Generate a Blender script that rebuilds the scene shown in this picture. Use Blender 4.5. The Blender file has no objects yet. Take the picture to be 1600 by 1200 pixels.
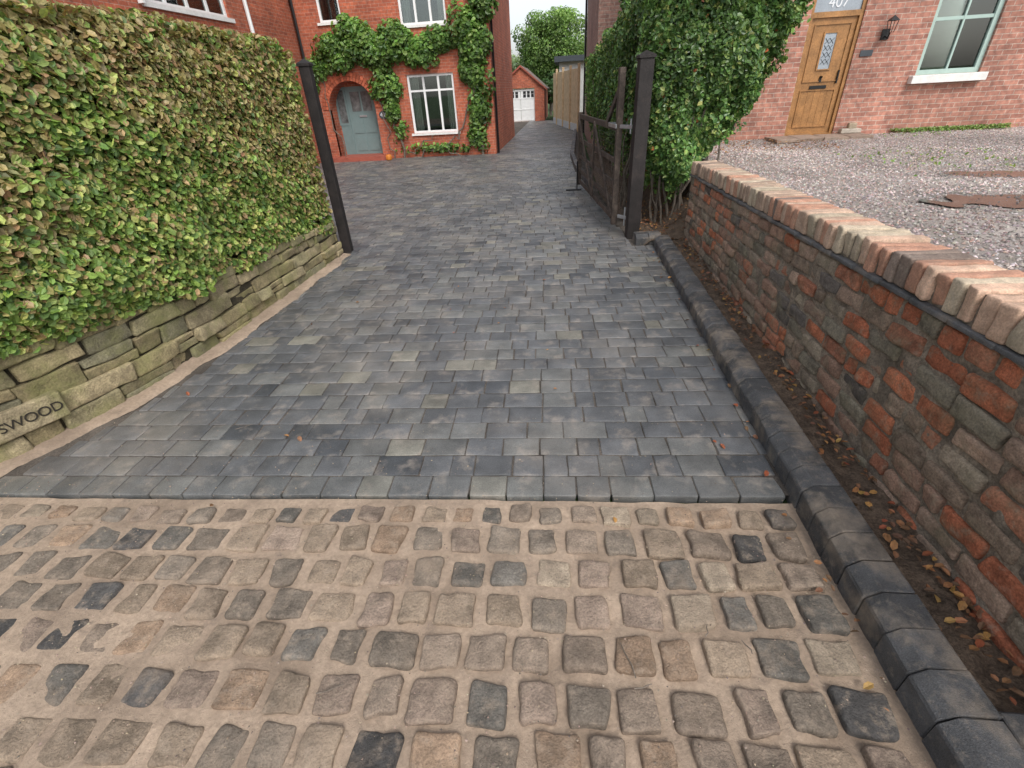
import bpy, math, random
import numpy as np
from mathutils import Matrix, Vector
rng=np.random.default_rng(7); random.seed(7)
D=bpy.data; S=bpy.context.scene
S.view_settings.view_transform='Standard'; S.view_settings.look='None'; S.view_settings.exposure=0

# ------------------------------------------------------------ helpers
def link(o,parent=None):
    S.collection.objects.link(o)
    if parent: o.parent=parent
    return o
def empty(name):
    o=D.objects.new(name,None); return link(o)
def mk(name,V,polys,mat,col=None,smooth=False,parent=None):
    V=np.asarray(V,dtype=np.float32)
    polys=[np.asarray(p,dtype=np.int32) for p in polys if len(p)]
    me=D.meshes.new(name)
    me.vertices.add(len(V)); me.vertices.foreach_set('co',V.ravel())
    idx=np.concatenate([p.ravel() for p in polys])
    sizes=np.concatenate([np.full(len(p),p.shape[1],dtype=np.int32) for p in polys])
    starts=np.concatenate([[0],np.cumsum(sizes)[:-1]]).astype(np.int32)
    me.loops.add(len(idx)); me.loops.foreach_set('vertex_index',idx)
    me.polygons.add(len(sizes)); me.polygons.foreach_set('loop_start',starts)
    me.polygons.foreach_set('use_smooth',np.full(len(sizes),smooth,dtype=bool))
    if col is not None:
        a=me.color_attributes.new('Col','FLOAT_COLOR','POINT')
        c=np.ones((len(V),4),dtype=np.float32); c[:,:3]=col
        a.data.foreach_set('color',c.ravel())
    me.update(calc_edges=True); me.validate()
    me.materials.append(mat)
    return link(D.objects.new(name,me),parent)

class Bld:
    def __init__(s): s.V=[];s.P={};s.C=[];s.n=0
    def add(s,V,F,c=(1,1,1)):
        V=np.asarray(V,float);F=np.asarray(F,int)
        s.V.append(V); s.C.append(np.broadcast_to(np.asarray(c,float),(len(V),3)))
        s.P.setdefault(F.shape[1],[]).append(F+s.n); s.n+=len(V)
    def box(s,x0,x1,y0,y1,z0,z1,c=(1,1,1)):
        V=[(x,y,z) for x in (x0,x1) for y in (y0,y1) for z in (z0,z1)]
        F=[(0,1,3,2),(4,6,7,5),(0,4,5,1),(2,3,7,6),(0,2,6,4),(1,5,7,3)]
        s.add(V,F,c)
    def quad(s,a,b,c_,d,c=(1,1,1)): s.add([a,b,c_,d],[(0,1,2,3)],c)
    def make(s,name,mat,parent=None,smooth=False):
        return mk(name,np.concatenate(s.V),[np.concatenate(p) for p in s.P.values()],mat,np.concatenate(s.C),smooth,parent)

def lattice(n):
    ids={};pts=[]
    for i in range(n):
        for j in range(n):
            for k in range(n):
                if i in(0,n-1) or j in(0,n-1) or k in(0,n-1):
                    ids[(i,j,k)]=len(pts);pts.append((i,j,k))
    F=[]
    for a in range(n-1):
        for b in range(n-1):
            m=n-1
            F.append([ids[(0,a,b)],ids[(0,a,b+1)],ids[(0,a+1,b+1)],ids[(0,a+1,b)]])
            F.append([ids[(m,a,b)],ids[(m,a+1,b)],ids[(m,a+1,b+1)],ids[(m,a,b+1)]])
            F.append([ids[(a,0,b)],ids[(a+1,0,b)],ids[(a+1,0,b+1)],ids[(a,0,b+1)]])
            F.append([ids[(a,m,b)],ids[(a,m,b+1)],ids[(a+1,m,b+1)],ids[(a+1,m,b)]])
            F.append([ids[(a,b,0)],ids[(a,b+1,0)],ids[(a+1,b+1,0)],ids[(a+1,b,0)]])
            F.append([ids[(a,b,m)],ids[(a+1,b,m)],ids[(a+1,b+1,m)],ids[(a,b+1,m)]])
    return np.array(pts),np.array(F)
LAT={8:lattice(8),6:lattice(6),12:lattice(12)}
def rbox(B,c,h,r,R=None,col=(1,1,1),amp=0.,freq=30.,skew=0.,n=8,plan=0.):
    L,F=LAT[n]; h=np.array(h,float); r=min(r,h.min()*.95)
    P=np.zeros((len(L),3))
    for a in range(3):
        H=h[a]
        if n==8: g=np.array([-H,-H+.3*r,-H+r,-H/3,H/3,H-r,H-.3*r,H])
        elif n==6: g=np.array([-H,-H+.35*r,-H+r,H-r,H-.35*r,H])
        else: g=np.concatenate([[-H,-H+.25*r,-H+.6*r],np.linspace(-H+r,H-r,6),[H-.6*r,H-.25*r,H]])
        P[:,a]=g[L[:,a]]
    q=np.clip(P,-(h-r),h-r); d=P-q; nn=np.linalg.norm(d,axis=1,keepdims=True)
    dirn=d/np.maximum(nn,1e-9); P=q+dirn*r
    if skew:
        s=rng.normal(0,skew,6); X=P/h
        P=P*np.stack([1+s[0]*X[:,1]+s[1]*X[:,2],1+s[2]*X[:,0]+s[3]*X[:,2],1+s[4]*X[:,0]+s[5]*X[:,1]],1)
    if plan:
        an=np.arctan2(P[:,1]/h[1],P[:,0]/h[0]); sc=1+plan*(np.sin(2*an+rng.uniform(0,6.28))*.6+np.sin(3*an+rng.uniform(0,6.28))*.6+np.sin(5*an+rng.uniform(0,6.28))*.35)
        P[:,:2]*=sc[:,None]
    if amp:
        nz=np.zeros(len(P))
        for f_,a_ in ((freq,1),(freq*2.1,.5),(freq*4,.25)):
            for _ in range(2):
                k=rng.normal(0,1,3);k/=np.linalg.norm(k)
                nz+=a_*np.sin(P@k*f_+rng.uniform(0,6.28))
        P=P+dirn*(amp*nz*.5)[:,None]
    if R is not None: P=P@np.asarray(R).T
    B.add(P+np.array(c),F,col)
def rotz(a): c,s=math.cos(a),math.sin(a); return np.array([[c,-s,0],[s,c,0],[0,0,1.]])
def rotx(a): c,s=math.cos(a),math.sin(a); return np.array([[1.,0,0],[0,c,-s],[0,s,c]])
def roty(a): c,s=math.cos(a),math.sin(a); return np.array([[c,0,s],[0,1.,0],[-s,0,c]])
def tube(B,pts,rad,col=(1,1,1),k=6):
    pts=np.array(pts,float); n=len(pts); rad=np.broadcast_to(rad,(n,))
    T=np.gradient(pts,axis=0); T/=np.linalg.norm(T,axis=1,keepdims=True)+1e-9
    up=np.array([.13,.37,.92]); A=np.cross(T,up); A/=np.linalg.norm(A,axis=1,keepdims=True)+1e-9; Bn=np.cross(T,A)
    an=np.linspace(0,2*math.pi,k,endpoint=False)
    V=(pts[:,None,:]+rad[:,None,None]*(np.cos(an)[None,:,None]*A[:,None,:]+np.sin(an)[None,:,None]*Bn[:,None,:])).reshape(-1,3)
    F=[(i*k+j,i*k+(j+1)%k,(i+1)*k+(j+1)%k,(i+1)*k+j) for i in range(n-1) for j in range(k)]
    B.add(V,F,col)
def leaves(name,P,N,size,col,mat,parent=None,tilt=.6,asp=.62,fold=.18):
    P=np.asarray(P);n=len(P); N=np.asarray(N,float)
    N=N+rng.normal(0,tilt,(n,3)); N/=np.linalg.norm(N,axis=1,keepdims=True)
    t=rng.normal(0,1,(n,3)); t-=N*(t*N).sum(1,keepdims=True); t/=np.linalg.norm(t,axis=1,keepdims=True)
    b=np.cross(N,t)
    s=(size*rng.uniform(.6,1.3,n))[:,None]; w=s*asp*.5
    f=fold*s
    pts=[P-t*s*.5, P-t*s*.22+b*w*.9+N*f*.5, P+t*s*.2+b*w*.85+N*f*.5, P+t*s*.5-N*f*.3, P+t*s*.2-b*w*.85+N*f*.5, P-t*s*.22-b*w*.9+N*f*.5]
    V=np.stack(pts,1).reshape(-1,3)
    base=np.arange(n)[:,None]*6
    F=np.concatenate([base+np.array([[0,3,2,1]]),base+np.array([[0,5,4,3]])])
    C=np.repeat(np.asarray(col),6,axis=0)
    return mk(name,V,[F],mat,C,False,parent)
def snoise(P,freq,seed):
    r=np.random.default_rng(seed); o=np.zeros(len(P)); 
    for i in range(7):
        k=r.normal(0,1,3);k=k/np.linalg.norm(k)*freq*r.uniform(.6,1.8)
        o+=np.sin(P@k+r.uniform(0,6.28))
    return o/2.6

# ------------------------------------------------------------ materials
def nd(nt,t,**k):
    n=nt.nodes.new(t)
    for a,b in k.items(): setattr(n,a,b)
    return n
def ramp(nt,src,lo,hi,a=0.,b=1.):
    m=nd(nt,'ShaderNodeMapRange'); m.inputs['From Min'].default_value=lo;m.inputs['From Max'].default_value=hi
    m.inputs['To Min'].default_value=a;m.inputs['To Max'].default_value=b
    nt.links.new(src,m.inputs['Value']); return m.outputs['Result']
def noise(nt,vec,scale,detail=5,rough=.6):
    n=nd(nt,'ShaderNodeTexNoise'); n.inputs['Scale'].default_value=scale;n.inputs['Detail'].default_value=detail;n.inputs['Roughness'].default_value=rough
    nt.links.new(vec,n.inputs['Vector']); return n.outputs['Fac']
def mixc(nt,fac,a,b,mode='MIX'):
    m=nd(nt,'ShaderNodeMix',data_type='RGBA',blend_type=mode)
    for s,v in ((m.inputs[0],fac),(m.inputs[6],a),(m.inputs[7],b)):
        if hasattr(v,'node'): nt.links.new(v,s)
        elif isinstance(v,(int,float)): s.default_value=v
        else: s.default_value=(*v,1)
    return m.outputs[2]
def base(name):
    m=D.materials.new(name); m.use_nodes=True; nt=m.node_tree
    return m,nt,nt.nodes['Principled BSDF'],nd(nt,'ShaderNodeTexCoord').outputs['Object']
def M(name,col=None,var=.35,vs=8,fs=90,rough=.8,bump=.25,bs=120,dust=None,dust2=None,dust3=None,spec=.4,metal=0.,attr=True,rvar=0.,bdist=.004):
    m,nt,p,vec=base(name)
    if attr:
        a=nd(nt,'ShaderNodeAttribute',attribute_name='Col').outputs['Color']
        c=a if col is None else mixc(nt,1.,a,col,'MULTIPLY')
    else: c=mixc(nt,0.,col,col)
    n1=noise(nt,vec,vs);n2=noise(nt,vec,fs,3)
    c=mixc(nt,1.,c,mixc(nt,ramp(nt,n1,.3,.7),(1-var,)*3,(1+var,)*3),'MULTIPLY')
    c=mixc(nt,1.,c,mixc(nt,ramp(nt,n2,.3,.7),(1-var*.8,)*3,(1+var*.8,)*3),'MULTIPLY')
    for d in (dust,dust2,dust3):
        if d:
            dc,ds,lo,hi,am=d
            c=mixc(nt,ramp(nt,noise(nt,vec,ds,8,.68),lo,hi,0,am),c,dc)
    nt.links.new(c,p.inputs['Base Color'])
    p.inputs['Roughness'].default_value=rough; p.inputs['Specular IOR Level'].default_value=spec; p.inputs['Metallic'].default_value=metal
    if rvar: nt.links.new(ramp(nt,noise(nt,vec,2.2,4),.35,.65,rough-rvar,rough+rvar*.6),p.inputs['Roughness'])
    if bump:
        b=nd(nt,'ShaderNodeBump'); b.inputs['Strength'].default_value=bump;b.inputs['Distance'].default_value=bdist
        nt.links.new(noise(nt,vec,bs,6,.7),b.inputs['Height']); nt.links.new(b.outputs[0],p.inputs['Normal'])
    return m
def leafmat(name,rough=.38,trans=.25):
    m,nt,p,vec=base(name)
    a=nd(nt,'ShaderNodeAttribute',attribute_name='Col').outputs['Color']
    a=mixc(nt,1.,a,mixc(nt,ramp(nt,noise(nt,vec,70,3),.3,.7),(.72,.74,.7),(1.22,1.2,1.2)),'MULTIPLY')
    nt.links.new(a,p.inputs['Base Color']);p.inputs['Roughness'].default_value=rough;p.inputs['Specular IOR Level'].default_value=.45
    t=nd(nt,'ShaderNodeBsdfTranslucent'); nt.links.new(mixc(nt,1.,a,(1.4,1.5,.7),'MULTIPLY'),t.inputs['Color'])
    x=nd(nt,'ShaderNodeMixShader');x.inputs[0].default_value=trans
    nt.links.new(p.outputs[0],x.inputs[1]);nt.links.new(t.outputs[0],x.inputs[2])
    nt.links.new(x.outputs[0],nt.nodes['Material Output'].inputs['Surface']); return m
def brickmat(name,c1,c2,mortar,stain=.25,ms=.012):
    m,nt,p,vec=base(name)
    s=nd(nt,'ShaderNodeSeparateXYZ');nt.links.new(vec,s.inputs[0])
    ad=nd(nt,'ShaderNodeMath',operation='ADD');nt.links.new(s.outputs[0],ad.inputs[0]);nt.links.new(s.outputs[1],ad.inputs[1])
    cb=nd(nt,'ShaderNodeCombineXYZ');nt.links.new(ad.outputs[0],cb.inputs[0]);nt.links.new(s.outputs[2],cb.inputs[1])
    b=nd(nt,'ShaderNodeTexBrick');nt.links.new(cb.outputs[0],b.inputs['Vector'])
    b.inputs['Color1'].default_value=(*c1,1);b.inputs['Color2'].default_value=(*c2,1);b.inputs['Mortar'].default_value=(*mortar,1)
    b.inputs['Scale'].default_value=1;b.inputs['Mortar Size'].default_value=ms/2;b.inputs['Brick Width'].default_value=.225;b.inputs['Row Height'].default_value=.075
    b.inputs['Mortar Smooth'].default_value=.3;b.inputs['Bias'].default_value=-.1
    c=mixc(nt,1.,b.outputs['Color'],mixc(nt,ramp(nt,noise(nt,vec,1.1,6),.3,.7),(1-stain,)*3,(1+stain,)*3),'MULTIPLY')
    c=mixc(nt,1.,c,mixc(nt,ramp(nt,noise(nt,vec,14,4),.3,.7),(.66,.66,.68),(1.3,1.27,1.24)),'MULTIPLY')
    nt.links.new(c,p.inputs['Base Color']);p.inputs['Roughness'].default_value=.85
    bp=nd(nt,'ShaderNodeBump',invert=True);bp.inputs['Strength'].default_value=.5;bp.inputs['Distance'].default_value=.006
    nt.links.new(b.outputs['Fac'],bp.inputs['Height']);nt.links.new(bp.outputs[0],p.inputs['Normal'])
    return m
def glassmat(name):
    m,nt,p,vec=base(name); nt.nodes.remove(p)
    g=nd(nt,'ShaderNodeBsdfGlossy');g.inputs['Roughness'].default_value=.02;g.inputs['Color'].default_value=(.9,.95,.95,1)
    t=nd(nt,'ShaderNodeBsdfTransparent');t.inputs['Color'].default_value=(.75,.8,.78,1)
    f=nd(nt,'ShaderNodeFresnel');f.inputs['IOR'].default_value=1.9
    x=nd(nt,'ShaderNodeMixShader');nt.links.new(f.outputs[0],x.inputs[0]);nt.links.new(t.outputs[0],x.inputs[1]);nt.links.new(g.outputs[0],x.inputs[2])
    nt.links.new(x.outputs[0],nt.nodes['Material Output'].inputs['Surface']);return m

SANDC=(.375,.285,.21)
m_block=M('block_paving',var=.30,vs=6,fs=150,rough=.50,bump=.8,bs=150,dust=((.30,.26,.215),.9,.48,.68,.42),dust2=((.36,.31,.26),7,.53,.71,.6),dust3=((.04,.041,.043),3.2,.55,.73,.4),rvar=.17,spec=.55,bdist=.005)
m_joint=M('joint_sand',(.085,.072,.06),attr=False,var=.6,vs=3,rough=.95)
m_sand=M('sand',SANDC,attr=False,var=.2,vs=2.5,fs=60,rough=.88,bump=.8,bs=90,dust=((.20,.15,.11),2.2,.46,.66,.8),dust2=((.14,.11,.09),11,.56,.74,.6),bdist=.008,rvar=.2)
m_cob=M('granite_sett',var=.36,vs=14,fs=150,rough=.82,bump=1,bs=75,dust=((.345,.265,.195),3.0,.50,.70,.65),dust2=((.39,.31,.235),22,.51,.68,.6),dust3=((.10,.085,.07),9,.55,.72,.5),bdist=.012)
m_stone=M('sandstone',var=.38,vs=11,fs=95,rough=.92,bump=1,bs=60,dust=((.25,.25,.09),4.5,.45,.64,.6),dust2=((.07,.06,.038),13,.56,.74,.65),bdist=.014)
m_kerb=M('kerb_block',var=.38,vs=9,fs=240,rough=.58,bump=1,bs=230,dust=((.36,.29,.22),5,.49,.70,.65),dust2=((.30,.25,.20),35,.54,.71,.5),bdist=.005,rvar=.12)
m_wbrick=M('weathered_brick',var=.42,vs=16,fs=120,rough=.9,bump=1,bs=80,dust=((.23,.21,.13),5,.48,.66,.5),dust2=((.42,.34,.26),20,.54,.70,.5),dust3=((.05,.043,.035),8,.55,.71,.6),bdist=.012)
m_cop=M('coping_brick',var=.28,vs=14,fs=130,rough=.9,bump=.8,bs=95,dust=((.22,.20,.14),9,.53,.70,.5),dust2=((.48,.42,.35),26,.55,.72,.4),bdist=.007)
m_mortar=M('mortar',(.27,.22,.17),attr=False,var=.45,vs=9,rough=.95,bump=1,bs=60,bdist=.015,dust=((.06,.055,.04),5,.5,.7,.6))
m_soil=M('soil',(.14,.10,.07),attr=False,var=.5,vs=14,rough=.95,bump=1,bs=50,bdist=.02)
m_darksoil=M('joint_soil',(.06,.05,.03),attr=False,var=.5,vs=14,rough=.95,bump=1,bs=50,bdist=.02)
m_grass=M('grass',(.05,.09,.025),attr=False,var=.4,vs=4,rough=.95,bump=1,bs=60,bdist=.03)
m_gravel=M('gravel',(.36,.315,.285),attr=False,var=.4,vs=1.3,fs=110,rough=.9,bump=1,bs=120,bdist=.015,dust=((.14,.14,.07),2.0,.55,.72,.55))
m_pebble=M('pebble',var=.2,vs=30,rough=.8,bump=0)
m_asph=M('asphalt',(.05,.05,.052),attr=False,var=.25,vs=40,rough=.9,bump=.6,bs=200)
m_leaf=leafmat('hedge_leaf',.48,.22); m_gloss=leafmat('holly_leaf',.33,.15); m_dead=leafmat('dead_leaf',.7,.1); m_ivy=leafmat('climber_leaf',.45,.3)
m_inner=M('hedge_interior',(.035,.036,.018),attr=False,var=.5,vs=12,rough=1,bump=0)
m_bark=M('bark',(.15,.125,.10),attr=False,var=.4,vs=20,rough=.9,bump=.8)
m_black=M('dark_stained_timber',(.020,.016,.015),attr=False,var=.4,vs=10,rough=.65,bump=.8,bs=60,dust=((.085,.06,.05),6,.56,.76,.35))
m_gate=M('gate_timber',(.06,.045,.036),attr=False,var=.45,vs=12,rough=.75,bump=.6,bs=60,dust=((.25,.19,.15),7,.50,.72,.5))
m_steel=M('galvanised_steel',(.40,.41,.42),attr=False,var=.2,rough=.45,metal=.7,bump=0)
m_white=M('white_paint',(.80,.81,.80),attr=False,var=.05,rough=.4,bump=0)
m_sill=M('white_stone',(.74,.73,.70),attr=False,var=.1,rough=.7,bump=.1)
m_sage=M('sage_paint',(.38,.50,.45),attr=False,var=.06,rough=.4,bump=0)
m_gdoor=M('grey_green_paint',(.17,.24,.24),attr=False,var=.06,rough=.35,bump=0)
m_oak=M('oak_door',(.33,.165,.06),attr=False,var=.28,vs=6,fs=40,rough=.4,bump=.1)
m_bplast=M('black_plastic',(.012,.012,.013),attr=False,var=.1,rough=.35,bump=0)
m_dark=M('dark_interior',(.03,.03,.032),attr=False,var=.2,rough=.9,bump=0)
m_curt=M('curtain',(.70,.68,.63),attr=False,var=.12,vs=4,rough=.9,bump=0)
m_tile=M('roof_tile',(.17,.13,.11),attr=False,var=.3,vs=9,rough=.85)
m_redtile=M('red_tile',(.33,.09,.06),attr=False,var=.2,rough=.6)
m_fence=M('fence_timber',(.55,.40,.24),attr=False,var=.2,vs=6,rough=.8)
m_grey=M('grey_render',(.45,.45,.44),attr=False,var=.12,rough=.8)
m_glass=glassmat('window_glass')
m_b405=brickmat('red_brick',(.44,.12,.06),(.30,.08,.045),(.38,.24,.18),.25,.010)
m_b407=brickmat('pink_brick',(.42,.20,.145),(.29,.13,.095),(.44,.36,.30),.28,.011)
m_bpale=brickmat('old_brick',(.36,.21,.165),(.27,.15,.12),(.38,.33,.28),.3,.011)
m_carve=M('carved_letter',(.03,.025,.018),attr=False,var=.2,rough=.9,bump=0)
m_letter=M('white_letter',(.7,.72,.74),attr=False,var=.02,rough=.5,bump=0)
m_frost=M('frosted_glass',(.32,.36,.40),attr=False,var=.15,vs=3,rough=.25,bump=0)
m_dglass=M('door_pane',(.13,.14,.14),attr=False,var=.6,vs=6,rough=.12,bump=0,spec=.6)
m_slate=M('slate',(.05,.06,.07),attr=False,var=.1,rough=.5,bump=0)
m_orange=M('pumpkin_skin',(.6,.2,.03),attr=False,var=.1,rough=.5,bump=0)
m_puddle=M('puddle_water',(.085,.068,.054),attr=False,var=.35,vs=9,fs=60,rough=.10,bump=.15,bs=30,spec=.6,dust=((.22,.19,.165),14,.55,.7,.6))

# ------------------------------------------------------------ ground pieces
def sheet(name,pts,z,mat):
    V=[(x,y,z) for x,y in pts]; me=D.meshes.new(name); me.from_pydata(V,[],[tuple(range(len(V)))]); me.update(); me.materials.append(mat)
    o=link(D.objects.new(name,me))
    return o
sheet('ground',[(-400,-400),(400,-400),(400,400),(-400,400)],-.045,m_grass)
sheet('road',[(-40,-9),(40,-9),(40,-1.0),(-40,-1.0)],-.035,m_asph)

def xl(y):
    if y<5.75: return np.interp(y,[1.5,1.61,1.95,2.69,3.69,5.75],[-3.1,-3.01,-2.84,-2.67,-2.64,-2.68])
    if y<16: return -7.55
    return -2.12
def xr(y): 
    return np.interp(y,[0,5.75,5.76,6.2,9,12,14.5,23,29,34],[1.045,1.045,.80,.78,.5,.22,.14,.38,-.55,-.9])
drv=empty('driveway')
o=sheet('joint_bed',[(-3.2,1.52),(1.05,1.69),(1.05,5.8),(.9,6),(.6,9),(.5,32.5),(-3.8,32.5),(-3.8,16.1),(-7.7,16.1),(-7.7,5.7),(-3.0,5.7)],-.001,m_joint);o.parent=drv
row=0; slope=.04
yy=1.672
Bn=Bld()
flatV=[];flatF=[];flatC=[];fn=0
while yy<32.3:
    rh=.142 if row==0 else float(rng.choice([.145,.152,.158])) if yy<9 else .152
    ymid=yy+rh/2
    X0=-7.6
    xs=[1.3-rng.uniform(0,.15)]
    while xs[-1]>X0: xs.append(xs[-1]-float(rng.choice([.12,.16,.2,.2,.24],p=[.12,.23,.3,.2,.15]) if row>0 else rng.choice([.16,.18,.19,.2])))
    for a,b in zip(xs[1:],xs[:-1]):
        cx=(a+b)/2; cy=ymid+slope*(cx-1.05)
        L=xl(cy);Rr=xr(cy)
        if b<L+.03 or a>Rr-.03: continue
        a2=max(a,L);b2=min(b,Rr); 
        if b2-a2<.035: continue
        g=.0030
        k=rng.random()
        v=rng.uniform(.82,1.2)
        if k<.60: c=np.array([.102,.105,.109])*v
        elif k<.82: c=np.array([.135,.136,.131])*v
        elif k<.945: c=np.array([.068,.072,.078])*v
        else: c=np.array([.175,.167,.140])*v
        if row==0: c=c*.6+np.array([.145,.146,.134])*.4
        hz=rng.normal(0,.0009)
        cx=(a2+b2)/2;cy=ymid+slope*(cx-1.05)
        if cy<5.2:
            R=rotz(math.atan(slope)+rng.normal(0,.011))@rotx(rng.normal(0,.005))@roty(rng.normal(0,.004))
            rbox(Bn,(cx,cy,-.020+hz),((b2-a2)/2-g+rng.normal(0,.0014),rh/2-g+rng.normal(0,.001),.025),.006,R,c,.0026,50,.010,n=8)
        else:
            w=(b2-a2)/2-.0035;d=rh/2-.0035;i=.005;zt=.005+hz
            tx,ty=rng.normal(0,.004,2)
            for (ax,ay,az) in ((w,d,-.01),(w,d,zt-.004),(w-i,d-i,zt)):
                for sx,sy in ((-1,-1),(1,-1),(1,1),(-1,1)):
                    X_=sx*ax;Y_=sy*ay
                    flatV.append((cx+X_-slope*Y_,cy+Y_+slope*X_,az+(tx*X_+ty*Y_ if az>-.01 else 0)));flatC.append(c)
            for lv in (0,4):
                for q in range(4): flatF.append((fn+lv+q,fn+lv+(q+1)%4,fn+lv+4+(q+1)%4,fn+lv+4+q))
            flatF.append((fn+8,fn+9,fn+10,fn+11)); fn+=12
    yy+=rh; row+=1
Bn.make('paving_blocks_front',m_block,drv,True)
mk('paving_blocks_rear',flatV,[np.array(flatF)],m_block,np.array(flatC),False,drv)

# sand bed with relief for the sett apron
gx=np.arange(-5.2,1.10,.014);gy=np.arange(-1.1,1.70,.014)
GX,GY=np.meshgrid(gx,gy); P3=np.stack([GX.ravel(),GY.ravel(),np.zeros(GX.size)],1)
lim=1.655+slope*(P3[:,0]-1.05)
P3[:,1]=np.minimum(P3[:,1],lim)
hz=-.006+.006*snoise(P3,3,1)+.0034*snoise(P3,11,2)+.002*snoise(P3,38,3)+.0012*snoise(P3,90,4)
hz+=np.clip((-.4-P3[:,0])*.006,-.003,.012)
P3[:,2]=np.where(P3[:,1]>=lim-.02,np.minimum(hz,-.001),hz)
ny,nx=GX.shape; ii=(np.arange(ny-1)[:,None]*nx+np.arange(nx-1)[None,:]).ravel()
apr=empty('cobblestone_apron')
mk('sand_bedding',P3,[np.stack([ii,ii+1,ii+nx+1,ii+nx],1)],m_sand,None,True,apr)
B=Bld(); yrow=1.60; r=0
cols=[(.28,.215,.155),(.245,.19,.145),(.20,.165,.13),(.31,.215,.145),(.155,.14,.12),(.265,.20,.155),(.31,.25,.185),(.085,.08,.076)]
while yrow>-.9:
    d=.095 if r==0 else rng.uniform(.118,.142)
    x=1.0-rng.uniform(0,.04)
    ph=rng.uniform(0,6)
    while x>-5.0:
        w=rng.uniform(.105,.155) if r else rng.uniform(.09,.13)
        cx=x-w/2; cy=yrow-d/2+slope*(cx-1.05)+rng.normal(0,.005)+.008*math.sin(cx*2.2+ph)
        c=np.array(cols[rng.choice(len(cols),p=[.2,.16,.16,.13,.13,.11,.07,.04])])*rng.uniform(.75,1.22)
        top=.012+rng.normal(0,.004)
        hh=.05
        if cx<-1.: top-=.004*min(3,(-1.-cx))
        R=rotz(slope+rng.normal(0,.055))@rotx(rng.normal(0,.035))@roty(rng.normal(0,.035))
        rbox(B,(cx,cy,top-hh),(w/2*rng.uniform(.92,1.0),d/2*rng.uniform(.88,1.0),hh),rng.uniform(.009,.018),R,c,.0050,40,.04,n=12,plan=.026)
        x-=w+rng.uniform(.020,.046)
    yrow-=d+rng.uniform(.022,.036); r+=1
B.make('setts',m_cob,apr,True)
# wall path
path0=np.array([(-5.6,-.1),(-4.6,.45),(-3.85,.95),(-3.38,1.35),(-3.13,1.69),(-2.97,2.08),(-2.80,2.83),(-2.75,3.84),(-2.75,4.8),(-2.75,5.66)])
def densify(P,n=400):
    s=np.concatenate([[0],np.cumsum(np.linalg.norm(np.diff(P,axis=0),axis=1))])
    t=np.linspace(0,s[-1],n); Q=np.stack([np.interp(t,s,P[:,0]),np.interp(t,s,P[:,1])],1)
    for _ in range(3):
        K=15; pad=np.pad(Q,((K,K),(0,0)),mode='edge')
        for a in range(2):
            pad[:K,a]=2*Q[0,a]-Q[1:K+1,a][::-1]; pad[-K:,a]=2*Q[-1,a]-Q[-K-1:-1,a][::-1]
        Q=np.stack([np.convolve(pad[:,a],np.ones(2*K+1)/(2*K+1),'valid') for a in range(2)],1)
    s=np.concatenate([[0],np.cumsum(np.linalg.norm(np.diff(Q,axis=0),axis=1))])
    T=np.gradient(Q,s,axis=0); T/=np.linalg.norm(T,axis=1,keepdims=True)
    return Q,s,T
PQ,PS,PT=densify(path0); PL=PS[-1]
def pat(s):
    s=np.asarray(s); p=np.stack([np.interp(s,PS,PQ[:,0]),np.interp(s,PS,PQ[:,1])],-1)
    t=np.stack([np.interp(s,PS,PT[:,0]),np.interp(s,PS,PT[:,1])],-1); t/=np.linalg.norm(t,axis=-1,keepdims=True)
    return p,t,np.stack([t[...,1],-t[...,0]],-1)
ss=np.linspace(0,PL,260);V=[];w_=7
p_,t_,n_=pat(ss)
for j in range(w_):
    u=j/(w_-1); off=-.05+u*.17+(.02*np.sin(ss*7)*u+.012*np.sin(ss*17+1)*u)
    q=p_+n_*off[:,None]
    z=.022*(1-u)**1.2+.004*np.sin(ss*9+j)+.002*rng.normal(0,1,len(ss))+.004-.010*(u>.9)
    V.append(np.stack([q[:,0],q[:,1],z+.006],1))
V=np.stack(V,1).reshape(-1,3); ii=(np.arange(259)[:,None]*w_+np.arange(w_-1)[None,:]).ravel()
mk('sand_strip',V,[np.stack([ii,ii+1,ii+w_+1,ii+w_],1)],m_sand,None,True)

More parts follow.
